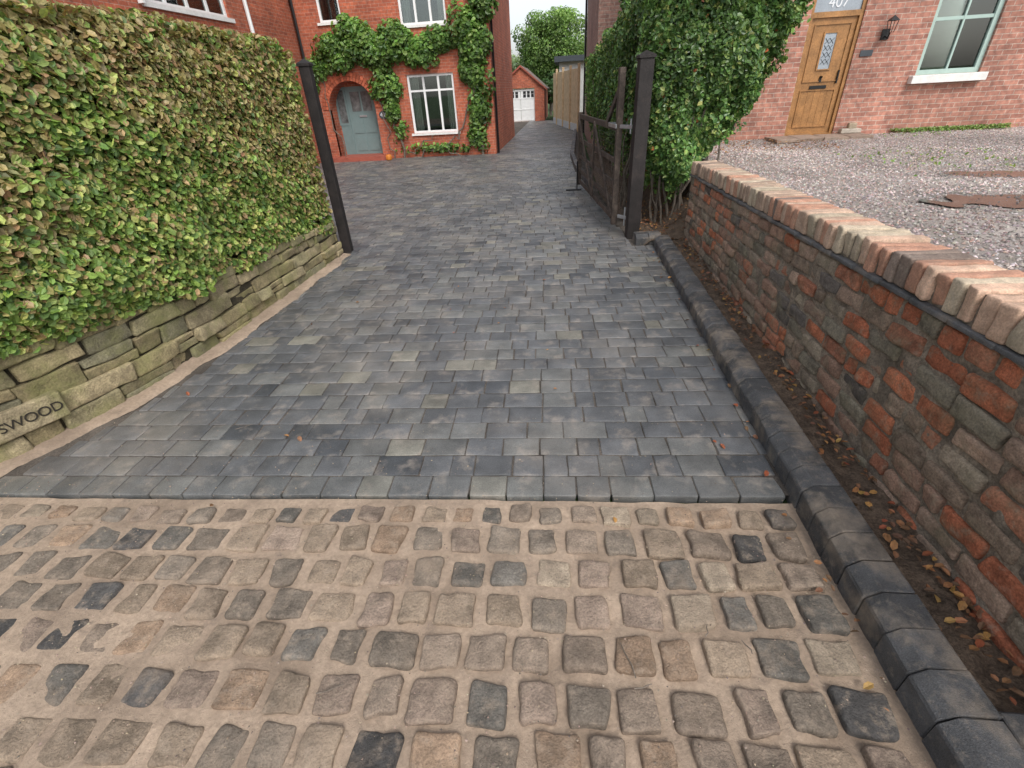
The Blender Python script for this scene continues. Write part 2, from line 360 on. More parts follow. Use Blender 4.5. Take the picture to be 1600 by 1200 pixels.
# ------------------------------------------------------------ left stone wall
sw=empty('stone_wall')
B=Bld()
SA=float(np.interp(1.7,PQ[:,1],PS)); SB=float(np.interp(3.3,PQ[:,1],PS))
def wtop(s): return np.interp(s,[0,SA,SB,PL],[.68,.62,.55,.43])
NS=float(np.interp(1.84,PQ[:,1],PS))
z=-.03
hs=[.15,.125,.145,.12,.10]; HT=sum(hs)-.03
tcols=[(.34,.275,.155),(.30,.245,.135),(.26,.225,.13),(.37,.30,.18),(.21,.19,.12),(.32,.265,.16)]
for ci in range(len(hs)):
    s=rng.uniform(-.2,0)
    H=hs[ci]
    while s<PL-.02:
        w=rng.uniform(.17,.48) if H>.12 else rng.uniform(.15,.38)
        e=min(s+w,PL)
        sm=(s+e)/2
        frac=wtop(np.clip(sm,0,PL))/HT
        z0=z*frac; h0=H*frac
        p,t,n=pat(np.clip(sm,0,PL))
        R=np.array([[t[0],-n[0],0],[t[1],-n[1],0],[0,0,1.]])@roty(rng.normal(0,.02))@rotz(rng.normal(0,.03))
        split = (rng.random()<.25 and H>.12)
        off=rng.normal(0,.010)
        hcol=lambda:np.array(tcols[rng.integers(len(tcols))])*rng.uniform(.75,1.18)
        if split:
            for k in (0,1):
                rbox(B,(p[0]-n[0]*(.1-off),p[1]-n[1]*(.1-off),z0+h0*(.25+.5*k)),((e-s)/2-.004,.1,h0/4-.003),.010,R,hcol(),.007,26,.05,n=12)
        else:
            rbox(B,(p[0]-n[0]*(.1-off),p[1]-n[1]*(.1-off),z0+h0/2+rng.normal(0,.002)),((e-s)/2-.004,.1,h0/2-.004),.013,R,hcol(),.009,24,.05,n=12)
        s=e
    z+=H
B.make('stones',m_stone,sw,True)
B=Bld(); q=pat(ss)
for i in range(len(ss)-1):
    a=q[0][i]-q[2][i]*.03;b=q[0][i+1]-q[2][i+1]*.03
    t0,t1=wtop(ss[i])-.03,wtop(ss[i+1])-.03
    B.quad((a[0],a[1],-.03),(b[0],b[1],-.03),(b[0],b[1],t1),(a[0],a[1],t0))
B.make('wall_core',m_darksoil,sw)
p,t,n=pat(NS)
Rn=np.array([[t[0],-n[0],0],[t[1],-n[1],0],[0,0,1.]])
B=Bld(); rbox(B,(p[0]-n[0]*.065,p[1]-n[1]*.065,.205),(.26,.10,.080),.012,Rn,(.34,.28,.175),.0015,14,.008,n=12)
B.make('name_stone',m_stone,sw,True)
def text(name,body,size,loc,xd,mat,parent,ext=.002,align='CENTER',sp=1.):
    cu=D.curves.new(name,'FONT'); cu.body=body;cu.size=size;cu.extrude=ext;cu.align_x=align;cu.align_y='CENTER';cu.space_character=sp
    cu.materials.append(mat); o=D.objects.new(name,cu); link(o,parent)
    x=Vector((xd[0],xd[1],0)).normalized();yv=Vector((0,0,1));zv=x.cross(yv)
    o.matrix_world=Matrix(((x.x,yv.x,zv.x,loc[0]),(x.y,yv.y,zv.y,loc[1]),(x.z,yv.z,zv.z,loc[2]),(0,0,0,1)))
    return o
p2=p+np.array(t)*.10
text('carved_name','SWOOD',.080,(p2[0]+n[0]*.0372,p2[1]+n[1]*.0372,.205),t,m_carve,sw,.002,sp=.93)

q=pat(np.linspace(0,PL,40))[0]-pat(np.linspace(0,PL,40))[2]*.14
pts=[tuple(a) for a in q]+[(-14,5.66),(-14,-.1)]
g=sheet('garden_bed',pts,.38,m_soil)

# ------------------------------------------------------------ left hedge
def colmix(n,pal,w,j=.2):
    c=np.array(pal)[rng.choice(len(pal),size=n,p=w)]
    return c*rng.uniform(1-j,1+j,(n,1))*rng.uniform(.92,1.08,(n,3))
hl=empty('hedge')
HZ1=2.2
HE=PL-.10
def hedge_surface(s,u):
    p,t,n=pat(s)
    zb=wtop(s)-.01
    z=zb+u*(HZ1-zb)
    far=np.clip((s-SA)/(PL-SA),0,1)
    off=.03*(1-far)+(.11-.11*far)*np.sin(np.pi*np.clip(u*1.05,0,1))**.7-.10*np.clip(u-.85,0,1)/.15*.8-.02*far
    return p,t,n,z,off
n1=62000
s=rng.uniform(.3,HE,n1)
u=rng.uniform(-.03,1.0,n1)
p,t,n,z,off=hedge_surface(s,u)
P=np.stack([p[:,0],p[:,1],z],1)
bump=.045*snoise(P,5,11)+.035*snoise(P,13,12)
P[:,2]+=np.where(u<.05,.035*snoise(P,9,19),0)
dep=-np.abs(rng.normal(0,.05,n1))
o_=off+bump*np.clip(1.2-(s-SA)/(PL-SA),.4,1)+dep+.01
P[:,:2]+=n*o_[:,None]
N=np.stack([n[:,0],n[:,1],np.full(n1,.5)],1)
n2=9000
s2=rng.uniform(.3,HE,n2);dd=rng.uniform(0,1.0,n2);p2,t2,nn2=pat(s2)
P2=np.stack([p2[:,0]-nn2[:,0]*dd,p2[:,1]-nn2[:,1]*dd,np.full(n2,HZ1)],1)
P2[:,2]+=.05*snoise(P2,6,13)-np.abs(rng.normal(0,.03,n2))-.06*np.clip(1-dd/.12,0,1)-np.clip(s2-PL+.5,0,.5)*.2
N2=np.tile([0,0,1.],(n2,1))
n3=5000
dd=rng.uniform(-.02,1.0,n3);zz=rng.uniform(.42,HZ1-.12,n3);pe,te,ne=pat(HE)
P3_=np.stack([pe[0]-ne[0]*dd,pe[1]+.0-np.abs(rng.normal(0,.04,n3)),zz],1)
N3=np.tile([0,1.,.4],(n3,1))
Pa=np.concatenate([P,P2,P3_]);Na=np.concatenate([N,N2,N3])
nn=len(Pa)
c=colmix(nn,[(.16,.26,.055),(.24,.34,.075),(.40,.45,.13),(.085,.155,.038),(.36,.29,.12),(.43,.31,.15)],[.25,.25,.18,.13,.12,.07],.25)
bf=np.clip(.50+.5*snoise(Pa,2.6,21)+(Pa[:,2]-1.30)*.8,0,1)[:,None]
mask=(rng.random(nn)[:,None]<bf*.78)
brown=colmix(nn,[(.27,.21,.09),(.34,.29,.11),(.31,.19,.095),(.165,.175,.055),(.40,.35,.17)],[.28,.33,.14,.14,.11],.25)
c=np.where(mask,brown,c)
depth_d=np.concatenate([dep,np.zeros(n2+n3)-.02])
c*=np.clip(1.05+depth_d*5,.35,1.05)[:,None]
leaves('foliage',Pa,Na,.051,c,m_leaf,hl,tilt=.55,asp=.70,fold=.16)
B=Bld(); si=np.linspace(.3,HE-.08,80); pp_,tt_,nn_=pat(si)
prof=[(-.05,.03),(-.02,.15),(.06,.55),(.03,.8),(-.10,.95),(-.95,.95),(-.95,.0)]
V=[];wz=wtop(si);far=np.clip((si-SA)/(PL-SA),0,1)
for o,uu in prof:
    oo=o-.06-(.09*far if o>-.9 else 0)
    V.append(np.stack([pp_[:,0]+nn_[:,0]*oo,pp_[:,1]+nn_[:,1]*oo,wz+uu*(HZ1-wz)-(np.clip(si-PL+.6,0,.5)*.2 if uu>.7 else 0)],1))
V=np.stack(V,1).reshape(-1,3);k=len(prof);F=[(i*k+j,i*k+(j+1)%k,(i+1)*k+(j+1)%k,(i+1)*k+j) for i in range(79) for j in range(k)]
B.add(V,F); b0=79*k
B.add(V[b0:b0+k],[tuple(range(k))]);B.add(V[:k],[tuple(range(k))])
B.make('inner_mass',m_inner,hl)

# ------------------------------------------------------------ kerb
kb=empty('kerb')
B=Bld()
def kerbblock(B,M4,L,c):
    prof=np.array([(0,-.05),(0,.085),(.004,.095),(.040,.128),(.048,.131),(.150,.131),(.158,.123),(.158,-.05)])
    k=len(prof); ys=[-L/2,-L/2+.004,L/2-.004,L/2]
    V=[]
    for i,yv in enumerate(ys):
        sc=.004 if i in(0,3) else 0
        for a,b in prof: V.append((a+(sc if a<.07 else -sc), yv, b-(sc if b>0 else 0)))
    V=np.array(V)+rng.normal(0,.0009,(4*k,3)); F=[(i*k+j,i*k+(j+1)%k,(i+1)*k+(j+1)%k,(i+1)*k+j) for i in range(3) for j in range(k)]
    V=V@M4[0].T+M4[1]
    B.add(V,F,c); B.add(V[:k],[tuple(range(k))[::-1]],c); B.add(V[-k:],[tuple(range(k))],c)
y=.60
while y<5.72:
    L=.127
    kerbblock(B,(rotz(rng.normal(0,.010)),np.array([1.04+rng.normal(0,.002),y+L/2,rng.normal(0,.0016)])),L-.003,np.array([.068,.069,.072])*rng.uniform(.8,1.25))
    y+=L+.001
for i in range(2):
    kerbblock(B,(rotz(math.pi/2+.15),np.array([1.04+.16-.13-.152*i,5.80-.02*i,-.01])),.149,np.array([.068,.069,.072])*rng.uniform(.8,1.2))
for i in range(5):
    kerbblock(B,(rotz(math.pi/2),np.array([1.28+.152*i,.60,-.01])),.149,np.array([.068,.069,.072])*rng.uniform(.8,1.2))
B.make('kerb_blocks',m_kerb,kb)
B=Bld();
for y in np.arange(9.9,23,.2):
    x=float(xr(y)); rbox(B,(x+.06,y+.1,.03),(.05,.097,.06),.012,rotz(.05),np.array([.06,.063,.07])*rng.uniform(.8,1.2),n=6)
B.make('kerb_edging',m_kerb,kb)

def grid(name,x0,x1,y0,y1,st,hf,mat):
    gx=np.arange(x0,x1+st,st);gy=np.arange(y0,y1+st,st);GX,GY=np.meshgrid(gx,gy)
    P=np.stack([GX.ravel(),GY.ravel(),np.zeros(GX.size)],1);P[:,2]=hf(P);ny,nx=GX.shape
    ii=(np.arange(ny-1)[:,None]*nx+np.arange(nx-1)[None,:]).ravel()
    return mk(name,P,[np.stack([ii,ii+1,ii+nx+1,ii+nx],1)],mat,None,True)
grid('planting_bed',1.19,1.45,.7,5.9,.02,lambda P:.06+.010*snoise(P,14,31)+.007*snoise(P,40,32)+.004*snoise(P,95,33),m_soil)
def bankh(P):
    lo=-.02+.08*np.clip((P[:,0]-.9-(6-P[:,1])*.05)/.1,0,1)
    return np.clip(lo+np.clip((P[:,0]-1.25)/.5,0,1)*.52*np.clip((P[:,1]-5.78)/.35,0,1),-.02,.60)
grid('soil_bank',.62,2.3,5.76,16,.05,lambda P:bankh(P)+.010*snoise(P,9,33),m_soil)

# ------------------------------------------------------------ right brick wall
bw=empty('brick_wall')
def wt(y): return .885+(5.85-y)*.027
B=Bld();Bm=Bld()
pal=[(.34,.21,.15),(.28,.205,.15),(.42,.175,.105),(.50,.175,.09),(.23,.20,.15),(.33,.265,.20),(.39,.27,.20),(.14,.12,.105)]
pw=[.21,.16,.14,.10,.13,.11,.09,.06]
Y0,Y1=.40,5.86
nc=9
for ci in range(nc):
    y=Y0-rng.uniform(0,.2)
    wob=rng.uniform(0,6)
    while y<Y1-.03:
        w=rng.uniform(.20,.225) if rng.random()<.72 else rng.uniform(.095,.115)
        e=min(y+w,Y1)
        if e-max(y,Y0)>.05:
            yc=(max(y,Y0)+e)/2; top=wt(yc)-.155; ch=top/nc
            zc=ch*(ci+.5)+.004*math.sin(yc*2.3+wob)
            c=np.array(pal[rng.choice(8,p=pw)])*rng.uniform(.72,1.2)
            if yc<2.3 and rng.random()<.25: c=np.array([.47,.155,.08])*rng.uniform(.8,1.1)
            R=rotx(rng.normal(0,.018)-.027)@rotz(rng.normal(0,.018))
            rbox(B,(1.40+.05+rng.normal(0,.005),yc,zc),(.05,(e-max(y,Y0))/2-.002,ch/2-.0085+rng.normal(0,.001)),.014,R,c,.006,38,.035)
        y+=w+rng.uniform(.011,.018)
B.make('bricks',m_wbrick,bw,True)
B=Bld()
for ci in range(nc):
    ch=(wt(Y1)-.155)/nc
    for k in range(2): rbox(B,(1.455+.11*k,Y1-.03,ch*(ci+.5)),(.05,.05,ch/2-.006),.012,None,np.array(pal[rng.choice(8,p=pw)]),.004,30,.02,n=6)
B.make('end_bricks',m_wbrick,bw,True)
gy=np.arange(Y0,Y1,.02);gk=np.linspace(0,1,40)
GYm,GKm=np.meshgrid(gy,gk);Zm=-.05+GKm*(wt(GYm)-.11+.05);Pm=np.stack([np.full(GYm.size,1.0),GYm.ravel(),Zm.ravel()],1)
Pm[:,0]=1.412+.004*snoise(Pm,25,61)+.003*snoise(Pm,60,62);ny,nx=GYm.shape
ii=(np.arange(ny-1)[:,None]*nx+np.arange(nx-1)[None,:]).ravel()
mk('mortar_face',Pm,[np.stack([ii,ii+nx,ii+nx+1,ii+1],1)],m_mortar,None,True,bw)
Bm.add([(1.43,Y0,-.05),(1.43,Y1-.004,-.05),(1.43,Y1-.004,wt(Y1)-.11),(1.43,Y0,wt(Y0)-.11),(1.64,Y0,-.05),(1.64,Y1-.004,-.05),(1.64,Y1-.004,wt(Y1)-.11),(1.64,Y0,wt(Y0)-.11)],[(0,3,2,1),(4,5,6,7),(1,2,6,5),(0,4,7,3),(3,7,6,2)])
Bm.make('mortar_core',m_mortar,bw)
B=Bld();y=Y0
while y<Y1:
    L=.22; yc=y+L/2
    rbox(B,(1.51,yc,wt(yc)-.139+rng.normal(0,.0015)),(.130,min(L,Y1+.01-y)/2-.002,.0105),.006,rotx(-.027+rng.normal(0,.008)),np.array([.12,.122,.125])*rng.uniform(.7,1.25),.002,30,.01)
    y+=L
B.make('creasing_course',m_kerb,bw,True)
B=Bld();y=Y0
while y<Y1-.05:
    w=rng.uniform(.060,.071); yc=y+w/2
    near=np.clip((3.8-yc)/2.,0,1)
    k=rng.random()
    c=np.array([.43,.31,.23])*(1-near)+np.array([.58,.39,.28])*near
    if k<.22: c=np.array([.46,.25,.17])
    elif k<.36: c=np.array([.50,.41,.30])
    elif k<.46: c=np.array([.25,.19,.155])
    c=c*rng.uniform(.8,1.12)
    rbox(B,(1.52+rng.normal(0,.006),yc,wt(yc)-.062+rng.normal(0,.003)),(.125,w/2,.062),.011,rotz(rng.normal(0,.018))@rotx(-.027+rng.normal(0,.022)),c,.0045,36,.025)
    y+=w+rng.uniform(.010,.015)
B.make('coping_bricks',m_cop,bw,True)
Bq=Bld();Bq.add([(1.41,Y0,wt(Y0)-.13),(1.41,Y1-.02,wt(Y1)-.13),(1.41,Y1-.02,wt(Y1)-.014),(1.41,Y0,wt(Y0)-.014),(1.63,Y0,wt(Y0)-.13),(1.63,Y1-.02,wt(Y1)-.13),(1.63,Y1-.02,wt(Y1)-.014),(1.63,Y0,wt(Y0)-.014)],[(0,3,2,1),(4,5,6,7),(3,7,6,2)])
Bq.make('coping_mortar',m_mortar,bw)

# ------------------------------------------------------------ neighbour gravel yard
gz=.60
grid('gravel',1.60,13,-2.5,10.62,.1,lambda P:gz+.018*snoise(P,2.2,41),m_gravel)
PUD=[(3.80,4.75,.42,.22),(4.75,6.1,.42,.19)]
def wet(P):
    m=np.zeros(len(P))
    for cx,cy,rx,ry in PUD:
        d=np.sqrt(((P[:,0]-cx)/rx)**2+((P[:,1]-cy)/ry)**2)+.32*snoise(P,8,91)+.22*snoise(P,21,92)
        m=np.maximum(m,np.clip(1.9-d,0,1))
    return m
def pebbles(name,n,x0,x1,y0,y1,size,zf,pal,par=None,bias=1.0):
    X=x0+(x1-x0)*rng.random(n)**bias; Y=rng.uniform(y0,y1,n); P=np.stack([X,Y,np.zeros(n)],1); 
    wm=wet(P); keep=rng.random(n)>np.clip((wm-.5)*2.0,0,.72); P=P[keep];wm=wm[keep];n=len(P); P[:,2]=zf(P)
    o=np.array([(1,0,0),(-1,0,0),(0,1,0),(0,-1,0),(0,0,.7),(0,0,-.7)],float)
    J=o[None]*(1+rng.normal(0,.25,(n,6,1)))*(size*rng.uniform(.5,1.5,(n,1,1)))
    a=rng.uniform(0,6.28,n); ca,sa=np.cos(a)[:,None],np.sin(a)[:,None]
    Jx=J[:,:,0]*ca-J[:,:,1]*sa;Jy=J[:,:,0]*sa+J[:,:,1]*ca
    V=np.stack([Jx,Jy,J[:,:,2]],2)+P[:,None,:]
    F=np.array([(0,2,4),(2,1,4),(1,3,4),(3,0,4),(2,0,5),(1,2,5),(3,1,5),(0,3,5)])
    F=(np.arange(n)[:,None,None]*6+F[None]).reshape(-1,3)
    c=colmix(n,pal,np.ones(len(pal))/len(pal),.3)*(1-.62*wm[:,None])*np.clip(1+.22*snoise(P,1.5,93),.65,1.25)[:,None]
    return mk(name,V.reshape(-1,3),[F],m_pebble,np.repeat(c,6,axis=0),False,par)
pebbles('gravel_stones',66000,1.66,9.5,2.2,10.55,.0110,lambda P:gz+.003+.018*snoise(P,2.2,41),[(.48,.385,.355),(.40,.35,.33),(.31,.265,.245),(.54,.48,.45),(.40,.275,.24),(.24,.22,.205)],bias=1.15)
for cx,cy,rx,ry in PUD:
    zz=gz+.018*snoise(np.array([[cx,cy,0.]]),2.2,41)[0]+.005
    gx_=np.arange(cx-rx*1.9,cx+rx*1.9,.015);gy_=np.arange(cy-ry*1.9,cy+ry*1.9,.015);GX_,GY_=np.meshgrid(gx_,gy_)
    Pp=np.stack([GX_.ravel(),GY_.ravel(),np.full(GX_.size,zz)],1);d=wet(np.stack([Pp[:,0],Pp[:,1],np.zeros(len(Pp))],1))
    ny,nx=GX_.shape;ii=(np.arange(ny-1)[:,None]*nx+np.arange(nx-1)[None,:]).ravel();ii=ii[d[ii]>.72]
    gg=gz+.018*snoise(Pp*np.array([1,1,0]),2.2,41);Pp[:,2]=np.maximum(zz,gg+.002)
    mk('puddle',Pp,[np.stack([ii,ii+1,ii+nx+1,ii+nx],1)],m_puddle,None,True)

# ------------------------------------------------------------ house helpers
def wallq(B,a0,a1,z0,z1,holes,pos,axis='Y',reveal=.11,sign=1):
    xs=sorted(set([a0,a1]+[h[0] for h in holes]+[h[1] for h in holes]));zs=sorted(set([z0,z1]+[h[2] for h in holes]+[h[3] for h in holes]))
    def pt(a,z,d=0): return (a,pos+d,z) if axis=='Y' else (pos+d,a,z)
    for i in range(len(xs)-1):
        for j in range(len(zs)-1):
            cx=(xs[i]+xs[i+1])/2;cz=(zs[j]+zs[j+1])/2
            if any(h[0]<cx<h[1] and h[2]<cz<h[3] for h in holes): continue
            B.quad(pt(xs[i],zs[j]),pt(xs[i+1],zs[j]),pt(xs[i+1],zs[j+1]),pt(xs[i],zs[j+1]))
    d=reveal*sign
    for h in holes:
        a,b,c,e=h[:4]
        B.quad(pt(a,c),pt(a,e),pt(a,e,d),pt(a,c,d));B.quad(pt(b,c),pt(b,c,d),pt(b,e,d),pt(b,e))
        B.quad(pt(a,e),pt(b,e),pt(b,e,d),pt(a,e,d));B.quad(pt(a,c),pt(a,c,d),pt(b,c,d),pt(b,c))
def window(par,name,a0,a1,z0,z1,pos,fm,cols,rows,axis='Y',sign=1,fw=.06,curt=True):
    F=Bld();G_=Bld();I=Bld();Cn=Bld()
    def bx(BB,a,b,c,e,d0,d1):
        lo,hi=sorted((pos+sign*d0,pos+sign*d1))
        if axis=='Y': BB.box(a,b,lo,hi,c,e)
        else: BB.box(lo,hi,a,b,c,e)
    bx(F,a0,a0+fw,z0,z1,.05,.13);bx(F,a1-fw,a1,z0,z1,.05,.13);bx(F,a0+fw,a1-fw,z0,z0+fw,.05,.13);bx(F,a0+fw,a1-fw,z1-fw,z1,.05,.13)
    for c in cols:
        x=a0+(a1-a0)*c[0]; w=c[1]/2; bx(F,x-w,x+w,z0+fw,z1-fw,.058,.12)
    for r_ in rows:
        zc=z0+(z1-z0)*r_[0]; w=r_[1]/2; bx(F,a0+fw,a1-fw,zc-w,zc+w,.062,.117)
    F.make(name+'_frame',fm,par)
    bx(G_,a0+fw,a1-fw,z0+fw,z1-fw,.088,.092);G_.make(name+'_glass',m_glass,par)
    bx(I,a0-.3,a1+.3,z0-.3,z1+.3,1.4,1.42);bx(I,a0-.32,a0-.3,z0-.3,z1+.3,.14,1.4);bx(I,a1+.3,a1+.32,z0-.3,z1+.3,.14,1.4);bx(I,a0-.3,a1+.3,z1+.3,z1+.32,.14,1.4);bx(I,a0-.3,a1+.3,z0-.32,z0-.3,.14,1.4)
    I.make(name+'_room',m_dark,par)
    if curt:
        W=(a1-a0)*.19
        for s0 in (a0+.02,a1-.02-W):
            n=40;xs=np.linspace(s0,s0+W,n);dd=.24+.02*np.sin(np.linspace(0,4*2*math.pi,n))
            V=[];
            for x,d in zip(xs,dd):
                for z in (z0,z1): V.append((x,pos+sign*d,z) if axis=='Y' else (pos+sign*d,x,z))
            Cn.add(V,[(2*i,2*i+2,2*i+3,2*i+1) for i in range(n-1)])
        Cn.make(name+'_curtains',m_curt,par)

# ------------------------------------------------------------ left house
h5=empty('brick_house')
B=Bld();YF=16.0
arch=(-7.10,-5.68,0.0,2.11)
w1=(-4.60,-3.22,.66,2.16);w2=(-4.55,-3.25,3.30,4.70);w3=(-6.85,-6.2,3.50,4.5)
wallq(B,-7.6,-2.1,-.03,5.3,[arch,w1,w2,w3],YF)
xc=-6.39;R_=.71;zs_=1.40
for sgn in (-1,1):
    an=np.linspace(0,math.pi/2,14)
    for i in range(13):
        x0,z0_=xc+sgn*R_*math.cos(an[i]),zs_+R_*math.sin(an[i]);x1,z1_=xc+sgn*R_*math.cos(an[i+1]),zs_+R_*math.sin(an[i+1])
        B.quad((x0,YF,z0_),(x1,YF,z1_),(x1,YF,2.11),(x0,YF,2.11))
        B.quad((x0,YF,z0_),(x1,YF,z1_),(x1,YF+.5,z1_),(x0,YF+.5,z0_))
B.quad((-7.10,YF,0),(-7.10,YF+.5,0),(-7.10,YF+.5,2.11),(-7.10,YF,2.11));B.quad((-5.68,YF,0),(-5.68,YF+.5,0),(-5.68,YF+.5,2.11),(-5.68,YF,2.11))
wallq(B,-7.15,-5.6,-.03,2.2,[(-7.08,-5.80,.12,1.98)],YF+.5,reveal=.05)
wallq(B,YF,22.2,-.03,5.3,[],-2.1,'X')
B.quad((-2.1,22.2,0),(-14,22.2,0),(-14,22.2,5.3),(-2.1,22.2,5.3))
w4=(10.3,12.9,3.35,4.5)
wallq(B,6.5,16.0,-.03,5.3,[w4],-7.62,'X',sign=-1)
B.quad((-7.62,6.5,0),(-14,6.5,0),(-14,6.5,5.3),(-7.62,6.5,5.3));B.quad((-14,6.5,0),(-14,22.2,0),(-14,22.2,5.3),(-14,6.5,5.3))
B.make('walls',m_b405,h5)
B=Bld();n=26
for i in range(n):
    a=math.pi*(i+.5)/n
    for rr in (.055,.165):
        rbox(B,(xc+(R_+rr)*math.cos(a),YF-.004,zs_+(R_+rr)*math.sin(a)),(.052,.02,.037 if rr<.1 else .045),.006,roty(-a),np.array([.42,.11,.055])*rng.uniform(.7,1.2),n=6)
B.make('arch_ring',M('arch_brick',var=.2),h5)
B=Bld();B.box(-7.35,-5.45,YF-.45,YF+.5,-.03,.12);B.make('porch_step',m_redtile,h5)
window(h5,'bay_window',*w1,YF,m_white,[(.34,.06),(.66,.06)],[(.73,.05)])
window(h5,'upper_window',*w2,YF,m_white,[(.34,.06),(.66,.06)],[(.72,.05)])
window(h5,'small_window',*w3,YF,m_white,[],[(.7,.05)],curt=False)
window(h5,'wing_window',*w4,-7.62,m_white,[(.25,.07),(.5,.07),(.75,.07)],[(.7,.05)],'X',-1,curt=True)
B=Bld()
for w in (w1,w2,w3): B.box(w[0]-.06,w[1]+.06,YF-.05,YF+.08,w[2]-.06,w[2]-.002)
B.box(-7.64,-7.57,10.2,13.0,3.27,3.348)
B.make('sills',m_sill,h5)
B=Bld()
B.box(-6.74,-5.82,YF+.50,YF+.56,.12,1.98)
B.box(-6.80,-6.742,YF+.485,YF+.57,.12,1.98)
B.box(-7.10,-6.802,YF+.51,YF+.55,.12,.95)
B.box(-7.10,-7.04,YF+.49,YF+.56,.95,1.98);B.box(-7.04,-6.80,YF+.49,YF+.56,1.9,1.98);B.box(-7.04,-6.80,YF+.49,YF+.56,.95,1.01)
for x0,x1,z0,z1 in ((-6.66,-6.32,.22,.6),(-6.24,-5.9,.22,.6),(-6.66,-6.32,.72,1.1),(-6.24,-5.9,.72,1.1)):
    B.box(x0,x1,YF+.484,YF+.499,z0,z1)
B.make('front_door',m_gdoor,h5)
B=Bld();B.box(-6.60,-6.31,YF+.489,YF+.499,1.32,1.84);B.box(-6.25,-5.96,YF+.489,YF+.499,1.32,1.84);B.box(-7.04,-6.80,YF+.52,YF+.525,1.01,1.9);B.make('door_glass',m_dglass,h5)
B=Bld();B.box(-6.40,-6.16,YF+.478,YF+.489,1.16,1.21);B.make('letter_plate',m_steel,h5)
B=Bld();a=np.linspace(0,2*math.pi,24,endpoint=False)
V=[(-5.45+.15*math.cos(t_),YF-.02,1.20+.11*math.sin(t_)) for t_ in a]; B.add(V+[(x,YF,z) for x,_,z in V],[(i,(i+1)%24,24+(i+1)%24,24+i) for i in range(24)]);B.add(V,[tuple(range(24))])
B.make('number_plate',m_slate,h5)
text('house_number','405',.15,(-5.45,YF-.026,1.20),(1,0),m_letter,h5)
B=Bld();B.box(-5.50,-5.40,YF-.12,YF-.02,1.62,1.82);B.box(-5.47,-5.43,YF-.03,YF,1.75,1.80);B.make('porch_lantern',m_bplast,h5)
B=Bld();tube(B,[(-7.52,YF-.07,0),(-7.52,YF-.07,2.6),(-7.52,YF-.07,5.3)],.04);tube(B,[(-2.05,16.2,0),(-2.05,16.2,5.3)],.035);B.make('downpipes',m_bplast,h5)
B=Bld();tube(B,[(-7.55,13.6,2.5),(-7.55,13.6,5.2)],.045);B.box(-7.6,-7.5,10.1,10.16,3.3,5.2);B.make('white_downpipe',m_white,h5)
B=Bld()
B.add([(-14.3,15.6,5.3),(-1.8,15.6,5.3),(-1.8,22.6,5.3),(-14.3,22.6,5.3),(-11,19.1,8),(-5,19.1,8)],[(0,1,5,4),(2,3,4,5)]);B.add([(-1.8,15.6,5.3),(-1.8,22.6,5.3),(-5,19.1,8)],[(0,1,2)]);B.add([(-14.3,15.6,5.3),(-14.3,22.6,5.3),(-11,19.1,8)],[(0,1,2)])
B.add([(-7.3,6.2,5.32),(-7.3,18,5.32),(-10.8,18,7.6),(-10.8,6.2,7.6),(-14.3,6.2,5.32),(-14.3,18,5.32)],[(0,1,2,3),(4,3,2,5)]);B.add([(-7.3,6.2,5.32),(-10.8,6.2,7.6),(-14.3,6.2,5.32)],[(0,1,2)])
B.make('roof',m_tile,h5)

cl=empty('climbing_plant')
ell=[(-7.1,2.55,.5,.36,.25,1),(-6.3,2.75,.75,.48,.4,1),(-5.6,3.0,.8,.6,.45,1),(-4.9,2.9,.8,.6,.5,1),(-4.1,2.68,.85,.42,.4,1),(-6.0,3.3,.5,.35,.35,.9),(-5.2,2.1,.45,.65,.35,1),(-5.15,1.3,.34,.5,.25,.8),(-5.0,.75,.25,.35,.2,.4),
     (-3.4,2.9,.6,.45,.35,1),(-2.6,3.1,.65,.85,.5,1.1),(-2.35,4.0,.55,.9,.4,1),(-2.6,2.2,.5,.8,.4,1),(-2.55,1.2,.42,.8,.3,.9),(-2.6,.45,.38,.5,.25,.6),(-5.6,1.8,.2,.35,.2,.5),(-4.0,.25,1.3,.16,.2,.35),(-6.6,3.0,.4,.3,.3,.8),(-2.9,4.6,.5,.6,.3,.9),(-7.35,2.1,.15,.4,.15,.5)]
Pl=[];Nl=[];Cl=[]
for cx,cz,rx,rz,bg,dn in ell:
    for sub in range(8):
        th=rng.uniform(0,6.28);q_=rng.uniform(0,.7)
        ccx=cx+rx*q_*math.cos(th);ccz=cz+rz*q_*math.sin(th);sr=rng.uniform(.40,.72)
        n=int(rx*rz*dn*330); v=rng.normal(0,1,(n,3));v/=np.linalg.norm(v,axis=1,keepdims=True);v[:,1]=-np.abs(v[:,1])
        rr=(1-np.abs(rng.normal(0,.2,n)))[:,None]
        Pl.append(np.array([ccx,YF-.03,ccz])+v*rr*sr*np.array([rx,bg*1.3,rz])); Nl.append(v+np.array([0,-.5,.6]))
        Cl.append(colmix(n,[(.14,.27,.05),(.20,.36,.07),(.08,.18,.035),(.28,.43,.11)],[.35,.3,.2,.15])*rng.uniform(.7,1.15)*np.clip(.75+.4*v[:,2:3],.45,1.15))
Pl=np.concatenate(Pl);Nl=np.concatenate(Nl)
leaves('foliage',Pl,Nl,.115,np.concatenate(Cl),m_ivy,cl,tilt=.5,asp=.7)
B=Bld()
def wig(p0,p1,n=9,a=.06):
    t_=np.linspace(0,1,n)[:,None];P=np.array(p0)*(1-t_)+np.array(p1)*t_;P[1:-1]+=rng.normal(0,a,(n-2,3))*np.array([1,.3,1]);P[:,1]=np.minimum(P[:,1],YF-.02) if abs(p0[1]-YF)<.4 else P[:,1];return P
